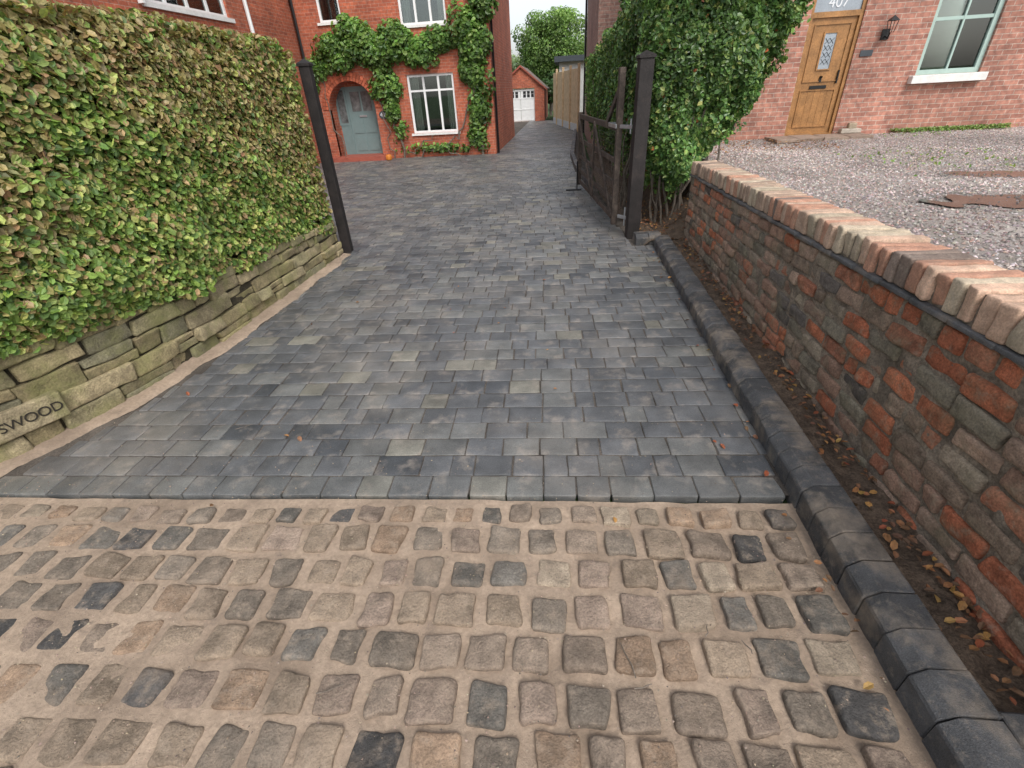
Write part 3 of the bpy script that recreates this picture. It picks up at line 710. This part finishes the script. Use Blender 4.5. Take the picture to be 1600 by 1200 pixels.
for p0,p1,r0 in (((-5.0,15.95,0),(-5.2,15.93,2.4),.035),((-4.7,15.9,0),(-3.2,15.9,.45),.03),((-3.2,15.9,.45),(-2.6,15.9,1.8),.025),((-2.5,15.9,0),(-2.7,15.9,3),.04),((-4.9,15.9,.1),(-3.9,15.9,.6),.02),((-5.3,15.9,0),(-5.5,15.9,1.6),.02),((-2.9,15.9,0),(-4.3,15.9,.3),.02),((-6.9,15.95,.1),(-7.2,15.95,2.4),.02)):
    P=wig(p0,p1); tube(B,P,np.linspace(r0,r0*.6,len(P)))
B.make('stems',m_bark,cl)

# ------------------------------------------------------------ right house
h7=empty('brick_house')
YB=10.6
B=Bld()
dr=(4.14,5.0,.62,2.80);wn=(6.12,7.16,1.50,3.15)
wallq(B,2.2,12.5,-.03,6.0,[dr,wn],YB)
wallq(B,YB,14.6,-.03,6.0,[],2.2,'X',sign=1)
B.quad((12.5,YB,0),(12.5,20,0),(12.5,20,6),(12.5,YB,6))
B.make('walls',m_b407,h7)
B=Bld();wallq(B,.78,2.2,-.03,5.4,[],14.6);wallq(B,14.6,22.3,-.03,5.4,[],.78,'X');wallq(B,.78,6,-.03,5.4,[],22.3);B.make('rear_wing_walls',m_bpale,h7)
B=Bld();tube(B,[(.73,22.1,0),(.73,22.1,5.4)],.04);B.make('downpipe',m_bplast,h7)
B=Bld()
B.box(dr[0],dr[0]+.055,YB+.03,YB+.12,.62,2.80);B.box(dr[1]-.055,dr[1],YB+.03,YB+.12,.62,2.80);B.box(dr[0]+.055,dr[1]-.055,YB+.03,YB+.12,2.42,2.50);B.box(dr[0]+.055,dr[1]-.055,YB+.03,YB+.12,2.74,2.80);B.box(dr[0]+.055,dr[1]-.055,YB+.02,YB+.12,.62,.66)
x0,x1=dr[0]+.058,dr[1]-.058
B.box(x0,x1,YB+.07,YB+.11,.66,2.418)
for a,b,c_,d_ in ((x0+.07,x0+.085,.78,1.35),(x1-.085,x1-.07,.78,1.35),(x0+.07,x1-.07,.765,.78),(x0+.07,x1-.07,1.35,1.365),(x0+.07,x0+.085,1.5,2.32),(x1-.085,x1-.07,1.5,2.32),(x0+.07,x1-.07,1.485,1.5),(x0+.07,x1-.07,2.32,2.335)):
    B.box(a,b,YB+.052,YB+.07,c_,d_)
B.box(4.45,4.475,YB+.05,YB+.07,1.66,2.22);B.box(4.665,4.69,YB+.05,YB+.07,1.66,2.22);B.box(4.475,4.665,YB+.05,YB+.07,1.66,1.68);B.box(4.475,4.665,YB+.05,YB+.07,2.20,2.22)
for j in range(1,7): B.box(x0+.11*j-.002,x0+.11*j+.002,YB+.0655,YB+.07,.79,1.345)
B.make('oak_front_door',m_oak,h7)
B=Bld();B.box(4.475,4.665,YB+.062,YB+.07,1.68,2.20);B.box(dr[0]+.055,dr[1]-.055,YB+.06,YB+.08,2.50,2.74);B.make('door_glazing',m_frost,h7)
B=Bld()
for k in range(4):
    zc=1.79+.10*k; tube(B,[(4.50,YB+.058,zc-.04),(4.57,YB+.058,zc+.04),(4.64,YB+.058,zc-.04)],.004,k=4);tube(B,[(4.50,YB+.058,zc+.04),(4.57,YB+.058,zc-.04),(4.64,YB+.058,zc+.04)],.004,k=4)
B.make('leaded_pattern',m_slate,h7)
text('transom_number','407',.22,((dr[0]+dr[1])/2,YB+.055,2.62),(1,0),m_letter,h7)
B=Bld();B.box(4.42,4.70,YB+.05,YB+.07,1.38,1.43);tube(B,[(4.57,YB+.07,1.56),(4.57,YB+.02,1.56)],.02);B.box(4.55,4.59,YB+.05,YB+.07,1.48,1.56);B.box(4.84,4.86,YB+.03,YB+.07,1.45,1.65);B.make('door_furniture',m_bplast,h7)
window(h7,'sash_window',*wn,YB,m_sage,[(.5,.03)],[(.48,.05)],fw=.075,curt=False)
B=Bld();rbox(B,(6.63,YB-.03,1.435),(.60,.09,.06),.008,None,n=6);B.make('window_sill',m_sill,h7)
B=Bld();B.box(5.10,5.30,YB-.015,YB,1.83,1.92);B.make('wall_plaque',m_slate,h7)
B=Bld()
B.box(5.36,5.48,YB-.02,YB,2.05,2.2);tube(B,[(5.42,YB-.02,2.1),(5.42,YB-.12,2.06),(5.42,YB-.14,2.14)],.012)
for sx in (-1,1):
    for sy in (-1,1): tube(B,[(5.42+sx*.035,YB-.14+sy*.035,2.14),(5.42+sx*.055,YB-.14+sy*.055,2.30)],.006)
B.add([(5.35,YB-.21,2.30),(5.49,YB-.21,2.30),(5.49,YB-.07,2.30),(5.35,YB-.07,2.30),(5.42,YB-.14,2.38)],[(0,1,4),(1,2,4),(2,3,4),(3,0,4)]);B.add([(5.38,YB-.18,2.14),(5.46,YB-.18,2.14),(5.46,YB-.10,2.14),(5.38,YB-.10,2.14)],[(0,1,2,3)])
B.make('wall_lantern',m_bplast,h7)
B=Bld()
B.add([(1.9,10.3,6),(12.8,10.3,6),(12.8,15,8.6),(1.9,15,8.6),(12.8,20,6),(1.9,20,6)],[(0,1,2,3),(3,2,4,5)]);B.add([(.5,14.4,5.4),(.5,22.6,5.4),(3.4,22.6,7.2),(3.4,14.4,7.2)],[(0,1,2,3)])
B.make('roof',m_tile,h7)
B=Bld()
for i in range(4): rbox(B,(3.95+.42*i,YB-.42+.06*(i%2),gz+.02),(.2,.3,.03),.01,rotz(rng.normal(0,.03)),np.array([.30,.22,.17])*rng.uniform(.8,1.2),.002,20,.01,n=6)
B.make('doorstep',m_cop,None)
B=Bld();rbox(B,(5.22,YB-.14,gz+.09),(.17,.08,.035),.012,None,(.42,.37,.31),.003,20,.02,n=6);rbox(B,(5.10,YB-.14,gz+.03),(.04,.07,.05),.01,None,(.4,.36,.3),n=6);rbox(B,(5.34,YB-.14,gz+.03),(.04,.07,.05),.01,None,(.4,.36,.3),n=6);rbox(B,(5.24,YB-.14,gz+.17),(.07,.05,.05),.02,None,(.35,.28,.2),n=6)
B.make('stone_trough',m_cop,None)
n=2600;X=rng.uniform(5.3,9.5,n);Pw=np.stack([X,YB-.02-np.abs(rng.normal(0,.11,n)),gz+.02+rng.random(n)*.06],1)
keep=snoise(Pw,3,77)>.0;Pw=Pw[keep]
n=1500;Pg=np.stack([rng.uniform(2.4,9,n),rng.uniform(6.0,10.4,n),np.full(n,gz+.02)],1);Pg=Pg[snoise(Pg,1.6,78)>.4];Pw=np.concatenate([Pw,Pg])
leaves('weeds',Pw,np.tile([0,-.3,1.],(len(Pw),1)),.040,colmix(len(Pw),[(.15,.25,.06),(.24,.32,.09)],[.5,.5]),m_leaf,None,tilt=.8)

# ------------------------------------------------------------ right hedge
hr=empty('hedge')
def xmax(z): return np.interp(z,[.5,.75,1.0,1.5,2.2,2.7],[1.35,1.5,1.8,2.12,2.32,2.28])
def ztop(y): return 2.62-.055*(y-6.3)
def xmin(y,z): return .88-(y-6.3)*.042+np.clip(1.2-z,0,1)*.28
def yfront(x,z): return 6.30+np.clip(1.0-z,0,1)*.35+.10*np.abs(x-1.5)
Pl=[];Nl=[];Dd=[]
def addl(P,N,d): Pl.append(P);Nl.append(N);Dd.append(d)
n=24000
Y=6.3+(15-6.3)*rng.random(n)**1.3;Z=.35+rng.random(n)*(ztop(Y)-.35);keep=rng.random(n)<np.clip((Z-.25)/.8,0.08,1);Y,Z=Y[keep],Z[keep];n=len(Y)
d=np.abs(rng.normal(0,.08,n));P=np.stack([xmin(Y,Z),Y,Z],1);P[:,0]+=-.09*snoise(P,4,51)-.05*snoise(P,11,52)+d;addl(P,np.tile([-1,-.1,.4],(n,1)),d)
n=25000
Z=rng.uniform(.45,2.75,n);X=.88+rng.random(n)*(xmax(Z)-.88);keep=rng.random(n)<np.clip((Z-.45)/.8,.06,1);X,Z=X[keep],Z[keep];n=len(X)
d=np.abs(rng.normal(0,.10,n));P=np.stack([X,yfront(X,Z),Z],1);P[:,1]+=.17*snoise(P,4.5,53)+.08*snoise(P,12,54)+d-.03;addl(P,np.tile([0,-1.,.4],(n,1)),d)
n=16000
Y=6.3+(10.4-6.3)*rng.random(n);Z=rng.uniform(.7,2.7,n);d=np.abs(rng.normal(0,.07,n));P=np.stack([xmax(Z)+0*Y,Y,Z],1);P[:,0]+=.12*snoise(P,4.5,55)+.07*snoise(P,12,56)-d;addl(P,np.tile([1,-.2,.4],(n,1)),d)
n=12000
Y=6.3+(15-6.3)*rng.random(n);X=xmin(Y,2.5)+rng.random(n)*(2.2-xmin(Y,2.5));P=np.stack([X,Y,ztop(Y)],1);d=np.abs(rng.normal(0,.05,n));P[:,2]+=.1*snoise(P,4,57)-d;addl(P,np.tile([0,0,1.],(n,1)),d)
for i in range(120):
    z=rng.uniform(.9,2.8); side=rng.random()
    if side<.55: b=np.array([rng.uniform(.95,xmax(z)),yfront(1.5,z),z]);dv=np.array([rng.normal(0,.4),-.6,.5])
    elif side<.85: b=np.array([xmax(z),rng.uniform(6.4,7.5),z]);dv=np.array([.7,-.2,.4])
    else: b=np.array([.85,rng.uniform(6.5,9),2.5]);dv=np.array([-.2,0,.8])
    dv=dv/np.linalg.norm(dv); k=22; tt=rng.random(k)[:,None]*rng.uniform(.12,.34)
    addl(b+dv*tt+rng.normal(0,.025,(k,3)),np.tile([0,-.5,.7],(k,1)),np.zeros(k))
Pl=np.concatenate(Pl);Nl=np.concatenate(Nl);Dd=np.concatenate(Dd)
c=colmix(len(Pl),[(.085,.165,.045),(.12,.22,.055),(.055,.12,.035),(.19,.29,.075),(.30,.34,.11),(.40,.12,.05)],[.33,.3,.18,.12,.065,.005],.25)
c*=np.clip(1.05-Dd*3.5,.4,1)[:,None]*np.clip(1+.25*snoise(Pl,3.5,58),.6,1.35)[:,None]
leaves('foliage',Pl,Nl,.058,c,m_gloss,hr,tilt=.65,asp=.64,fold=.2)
B=Bld()
V=[];ys=np.linspace(6.65,15,20)
for y_ in ys:
    for x_,z_ in ((xmin(y_,.8)+.32,.95),(xmin(y_,2)+.22,1.25),(xmin(y_,2)+.2,ztop(y_)-.2),(2.0,ztop(y_)-.2),(1.95,1.6),(1.55,1.1)): V.append((x_,y_+(.12 if z_<1.2 else 0),z_))
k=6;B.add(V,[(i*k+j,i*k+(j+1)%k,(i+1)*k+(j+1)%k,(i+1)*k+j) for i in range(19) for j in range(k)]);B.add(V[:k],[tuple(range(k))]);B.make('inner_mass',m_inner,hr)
B=Bld()
for i in range(46):
    x=rng.uniform(1.0,1.75) if i<28 else rng.uniform(.8,1.2);y_=rng.uniform(6.35,6.9) if i<28 else rng.uniform(7,14)
    z0=.05+np.clip((x-1.25)/.5,0,1)*.5
    P=wig((x,y_,z0-.05),(x+rng.normal(0,.25),y_+rng.normal(0,.1),rng.uniform(1.4,2.2)),8,.025);tube(B,P,np.linspace(rng.uniform(.010,.026),.005,8))
B.make('stems',m_bark,hr)

# ------------------------------------------------------------ gate & posts
def post(x,y,zt,hw,name):
    B=Bld();rbox(B,(x,y,zt/2-.02),(hw,hw,zt/2+.02),.006,rotz(.1),amp=.0015,freq=6)
    s=hw+.012; V=np.array([(-s,-s,0),(s,-s,0),(s,s,0),(-s,s,0),(-s,-s,.025),(s,-s,.025),(s,s,.025),(-s,s,.025),(0,0,.07)])@rotz(.1).T+np.array([x,y,zt])
    B.add(V,[(0,1,5,4),(1,2,6,5),(2,3,7,6),(3,0,4,7)]);B.add(V,[(4,5,8),(5,6,8),(6,7,8),(7,4,8)])
    return B.make(name,m_black,None,False)
post(.835,6.12,1.86,.075,'gate_post')
post(-2.745,5.80,1.97,.055,'gate_post')
gt=empty('wooden_gate')
g0=np.array([.63,6.42]);g1=np.array([.26,9.45]);gd=(g1-g0);gl=np.linalg.norm(gd);gd/=gl;ga=math.atan2(gd[1],gd[0])
B=Bld()
def gbar(u0,z0,u1,z1,w=.04,t=.018,off=0.):
    a=np.array([*(g0+gd*u0),z0]);b=np.array([*(g0+gd*u1),z1]);L=np.linalg.norm(b-a);pitch=math.atan2(z1-z0,u1-u0)
    R=rotz(ga)@roty(-pitch); nrm=np.array([-gd[1],gd[0],0])
    rbox(B,(a+b)/2+nrm*off,(L/2,t,w),.005,R,amp=.001,freq=8,n=6)
gbar(0,.10,0,1.80,.038,.034)
gbar(.04,1.80,.05,1.30,.03,.03)
gbar(gl,.10,gl,1.26,.035,.034)
for z in (.17,.36,.58,.84,1.20): gbar(0,z,gl,z,.036 if z>1 else .03,.014)
gbar(.06,.18,gl*.5,1.18,.032,.012,.026);gbar(gl*.5,1.18,gl*.5,.17,.032,.012,.026);gbar(gl*.52,.18,gl-.04,1.16,.03,.012,.026)
gbar(.05,1.62,.75,1.2,.035,.016)
B.make('timber_frame',m_gate,gt,False)
B=Bld();nrm=np.array([-gd[1],gd[0],0])
for u in np.arange(.05,gl,.1):
    a=np.array([*(g0+gd*u),.16])-nrm*.018; tube(B,[a,a+np.array([0,0,1.0])],.0016,k=4)
for z in np.arange(.2,1.18,.1):
    a=np.array([*g0,z])-nrm*.018;b=np.array([*g1,z])-nrm*.018;tube(B,[a,b],.0016,k=4)
B.make('wire_mesh',m_bplast,gt)
B=Bld();rbox(B,(.70,6.30,1.22),(.10,.012,.02),.004,rotz(-.9),n=6);rbox(B,(.60,6.62,1.22),(.04,.22,.022),.004,rotz(.12),n=6)
rbox(B,(.72,6.27,.22),(.08,.012,.02),.004,rotz(-.9),n=6);tube(B,[(.745,6.25,.12),(.745,6.25,.34)],.012);tube(B,[(.745,6.25,1.15),(.745,6.25,1.3)],.012)
B.make('hinges',m_steel,gt)
B=Bld();tube(B,[(.22,9.4,.03),(.22,9.4,.5)],.012);rbox(B,(.16,9.42,.02),(.14,.03,.012),.004,None,n=6);B.make('drop_bolt',m_bplast,gt)

# ------------------------------------------------------------ garage, fence, outbuilding, trees
gr=empty('garage');YG=32.
B=Bld();wallq(B,-4.0,-1.22,-.03,1.70,[(-3.42,-1.78,0,1.68)],YG,reveal=.15)
B.add([(-4.0,YG,1.70),(-1.22,YG,1.70),(-2.55,YG,2.72)],[(0,1,2)]);wallq(B,YG,38,-.03,1.7,[],-1.22,'X');B.make('walls',m_b405,gr)
B=Bld();B.add([(-1.08,YG-.12,1.60),(-1.08,38,1.60),(-2.55,38,2.80),(-2.55,YG-.12,2.80),(-4.15,YG-.12,1.60),(-4.15,38,1.60)],[(0,1,2,3),(3,2,5,4)]);B.make('roof',m_tile,gr)
B=Bld()
for k in range(2):
    xa=-3.42+.82*k
    B.box(xa+.01,xa+.81,YG+.1,YG+.14,.01,1.66)
for j in range(7): B.box(-3.40+.233*j,-3.385+.233*j,YG+.085,YG+.1,.05,1.15)
for z in (1.15,1.55,.05,.6): B.box(-3.40,-1.80,YG+.083,YG+.1,z,z+.05)
B.make('garage_door',m_white,gr)
B=Bld()
for j in range(7):
    if j==3: continue
    x=-3.36+.228*j;B.box(x,x+.16,YG+.088,YG+.099,1.22,1.38);B.box(x,x+.16,YG+.088,YG+.099,1.40,1.53)
B.make('garage_door_panes',m_dark,gr)
B=Bld();B.add([(-1.05,YG-.13,1.60),(-2.55,YG-.13,2.80),(-4.18,YG-.13,1.60),(-4.18,YG-.13,1.52),(-2.55,YG-.13,2.70),(-1.05,YG-.13,1.52)],[(0,1,4,5),(1,2,3,4)]);B.make('barge_boards',m_redtile,gr)
fe=empty('wooden_fence');B=Bld()
f0=np.array([.55,22.6]);f1=np.array([-.62,29.2]);fd=(f1-f0);fl=np.linalg.norm(fd);fd/=fl;fa=math.atan2(fd[1],fd[0])
u=0
while u<fl:
    c_=f0+fd*u; rbox(B,(c_[0],c_[1],1.25),(.055,.012,1.0),.003,rotz(fa+.12),n=6);u+=.10
for u in np.arange(0,fl+.1,1.83):
    c_=f0+fd*u; rbox(B,(c_[0]-.03,c_[1],1.2),(.05,.05,1.2),.005,rotz(fa),n=6)
B.make('boards',m_fence,fe)
B=Bld();c_=(f0+f1)/2;rbox(B,(c_[0]-.01,c_[1],.13),(fl/2,.02,.15),.004,rotz(fa),n=6);B.make('gravel_board',m_grey,fe)
ob=empty('outbuilding');B=Bld();B.box(-.35,4.5,30.2,35,0,2.75);B.make('walls',m_grey,ob);B=Bld();B.box(-.6,4.7,29.9,35.2,2.75,3.0);B.make('flat_roof',m_slate,ob)

def tree(name,x,y,H,R,n,ls,pal,trunk=.2,zc=None,nc_=60):
    t=empty(name);zc=zc or H*.62
    B=Bld();tube(B,wig((x,y,-.1),(x,y,zc),7,.06),np.linspace(trunk,trunk*.5,7),k=8)
    cs=[]
    for i in range(nc_):
        v=rng.normal(0,1,3);v/=np.linalg.norm(v);v*=rng.uniform(.15,1)**.5
        cc=np.array([x,y,zc])+v*np.array([R,R,(H-zc)*.9 if v[2]>0 else (zc*.5)])*rng.uniform(.8,1.1); cs.append(cc)
        if i%3==0: tube(B,wig((x,y,zc*.6),cc,6,.08),np.linspace(trunk*.4,.02,6),k=5)
    B.make('trunk_and_limbs',m_bark,t)
    P=[];N=[];C=[]
    for cc in cs:
        m=n//nc_; r=R*rng.uniform(.20,.36); v=rng.normal(0,1,(m,3));v/=np.linalg.norm(v,axis=1,keepdims=True)
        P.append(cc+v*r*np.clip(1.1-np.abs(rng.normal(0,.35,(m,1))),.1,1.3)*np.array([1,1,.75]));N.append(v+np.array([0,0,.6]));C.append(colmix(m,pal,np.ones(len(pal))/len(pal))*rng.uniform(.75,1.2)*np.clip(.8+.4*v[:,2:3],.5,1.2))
    leaves('crown',np.concatenate(P),np.concatenate(N),ls,np.concatenate(C),m_ivy,t,tilt=.6,asp=.7)
tree('tree',-1.0,46,7.3,3.1,24000,.17,[(.18,.30,.08),(.25,.38,.105),(.135,.23,.06)],.22,4.2,80)
tree('tree',-6.0,60,5.4,3.0,9000,.22,[(.22,.30,.16),(.26,.33,.18)],.2,3.0,40)
tree('tree',3.2,52,6.6,3.0,9000,.2,[(.14,.23,.08),(.18,.28,.09)],.2,3.6,40)
tree('tree',-1.0,38.5,3.0,.8,4000,.12,[(.06,.13,.04),(.08,.16,.05)],.1,1.4,24)
n=16000;Xb=rng.uniform(-60,60,n);Pb=np.stack([Xb,85+rng.normal(0,2,n),rng.random(n)*3.2],1);Pb[:,2]*=1+.25*snoise(Pb*np.array([1,0,0]),.35,5)
leaves('background_treeline',Pb,np.tile([0,-1,.5],(n,1)),1.0,colmix(n,[(.09,.15,.06),(.12,.18,.07)],[.5,.5]),m_ivy,None)

# ------------------------------------------------------------ fallen leaves, twigs, pumpkin
dead=[(.34,.16,.07),(.22,.11,.06),(.45,.25,.08),(.16,.09,.05),(.30,.09,.04)]
n=380;yl=.7+5.1*rng.random(n)**1.4;P=np.stack([np.clip(rng.normal(1.345,.045,n),1.21,1.39),yl,.070+rng.random(n)*.015],1)
n2=800;P2=np.stack([rng.uniform(.95,1.7,n2),rng.uniform(5.9,8,n2),np.zeros(n2)],1);P2[:,2]=bankh(P2)+.02
n3=16;P3=np.stack([rng.uniform(-2.6,1.0,n3),rng.uniform(.6,6,n3),np.full(n3,.016)],1)
P3x=np.array([(.83,2.02,.012),(.80,2.06,.012),(.93,1.42,.02),(.98,1.22,.03),(.95,.85,.02),(-.12,3.1,.012),(-.2,4.6,.012),(.96,1.55,.02)])
n4=34;P4=np.stack([1.03-np.abs(rng.normal(0,.04,n4)),rng.uniform(.6,5.6,n4),np.full(n4,.016)],1)
n5=700;P5=np.stack([rng.uniform(2.2,4.4,n5),rng.uniform(8.5,10.5,n5),np.full(n5,gz+.03)],1)
Pd=np.concatenate([P,P2,P3,P3x,P4,P5])
leaves('fallen_leaves',Pd,np.tile([0,0,1.],(len(Pd),1)),.033,colmix(len(Pd),dead,[.25,.3,.15,.2,.1]),m_dead,None,tilt=.35)
n=5200;Xc=rng.uniform(-3.6,1.02,n);Yc=rng.uniform(.35,2.3,n);kk=(rng.random(n)<np.where(Yc>1.62,.25,1))&(Xc>np.interp(Yc,[.35,.95,1.35,1.69,2.08,2.8],[-3.6,-3.5,-3.2,-3.0,-2.85,-2.7]));Xc,Yc=Xc[kk],Yc[kk];n=len(Xc)
zc=np.where(Yc>1.62,.008,.014)
o8=np.array([(1,0,0),(-1,0,0),(0,1,0),(0,-1,0),(0,0,.7),(0,0,-.7)],float)
J=o8[None]*(1+rng.normal(0,.3,(n,6,1)))*(.0022*rng.uniform(.5,1.8,(n,1,1)))
Fq=np.array([(0,2,4),(2,1,4),(1,3,4),(3,0,4),(2,0,5),(1,2,5),(3,1,5),(0,3,5)]);Fq=(np.arange(n)[:,None,None]*6+Fq[None]).reshape(-1,3)
mk('grit',(J+np.stack([Xc,Yc,zc],1)[:,None,:]).reshape(-1,3),[Fq],m_pebble,np.repeat(colmix(n,[(.36,.28,.21),(.15,.12,.10),(.28,.22,.17)],[.5,.2,.3]),6,axis=0),False,None)
B=Bld()
for cx,cy,L,a in ((.22,.88,.12,1.9),(.26,.80,.06,.3),(-.75,.72,.09,.4),(.5,1.0,.05,1.2),(-1.9,2.1,.09,.6),(.62,.95,.05,2.)):
    d=np.array([math.cos(a),math.sin(a),0])*L/2;m_=np.array([cx,cy,.020]);tube(B,[m_-d,m_-d*.3+np.array([.006,-.004,.004]),m_+d*.4,m_+d],[.0022,.002,.002,.0012],k=5)
B.make('twigs',m_bark,None)
B=Bld();
for i in range(8):
    a=i*math.pi/4; rbox(B,(-5.35+.045*math.cos(a),15.5+.045*math.sin(a),.085),(.045,.045,.08),.042,None,n=6)
B.make('pumpkin',m_orange,None,True)

# ------------------------------------------------------------ light, sky, camera
el,az=math.radians(50),math.radians(155)
w=D.worlds.new('World');S.world=w;w.use_nodes=True;nt=w.node_tree
sk=nt.nodes.new('ShaderNodeTexSky');sk.sky_type='NISHITA';sk.sun_disc=False;sk.sun_elevation=el;sk.sun_rotation=az;sk.dust_density=3.;sk.air_density=1.;sk.ozone_density=1.
hs_=nt.nodes.new('ShaderNodeHueSaturation');hs_.inputs['Saturation'].default_value=.34;hs_.inputs['Value'].default_value=1.65
nt.links.new(sk.outputs[0],hs_.inputs['Color']);nt.links.new(hs_.outputs[0],nt.nodes['Background'].inputs['Color']);nt.nodes['Background'].inputs['Strength'].default_value=.15
sd=Vector((math.sin(az)*math.cos(el),math.cos(az)*math.cos(el),math.sin(el)))
L=D.lights.new('sun','SUN');L.energy=1.4;L.angle=math.radians(20);L.color=(1,.97,.92)
lo=link(D.objects.new('sun',L));lo.rotation_euler=(-sd).to_track_quat('-Z','Y').to_euler()

f=740.;hh=1.65;nrm_=math.hypot(.06,1);pt_=math.atan(460/nrm_/f);roll=math.atan(.06);yaw=math.radians(7.3)
Fv=Vector((-math.sin(yaw)*math.cos(pt_),math.cos(yaw)*math.cos(pt_),-math.sin(pt_)))
R0=Vector((math.cos(yaw),math.sin(yaw),0));U0=R0.cross(Fv)
Rv=R0*math.cos(roll)-U0*math.sin(roll);Uv=R0*math.sin(roll)+U0*math.cos(roll)
cd=D.cameras.new('camera');cd.sensor_width=36;cd.lens=36*f/1600;cd.clip_start=.05;cd.clip_end=1500
co=link(D.objects.new('camera',cd))
co.matrix_world=Matrix(((Rv.x,Uv.x,-Fv.x,0),(Rv.y,Uv.y,-Fv.y,0),(Rv.z,Uv.z,-Fv.z,hh),(0,0,0,1)))
S.camera=co
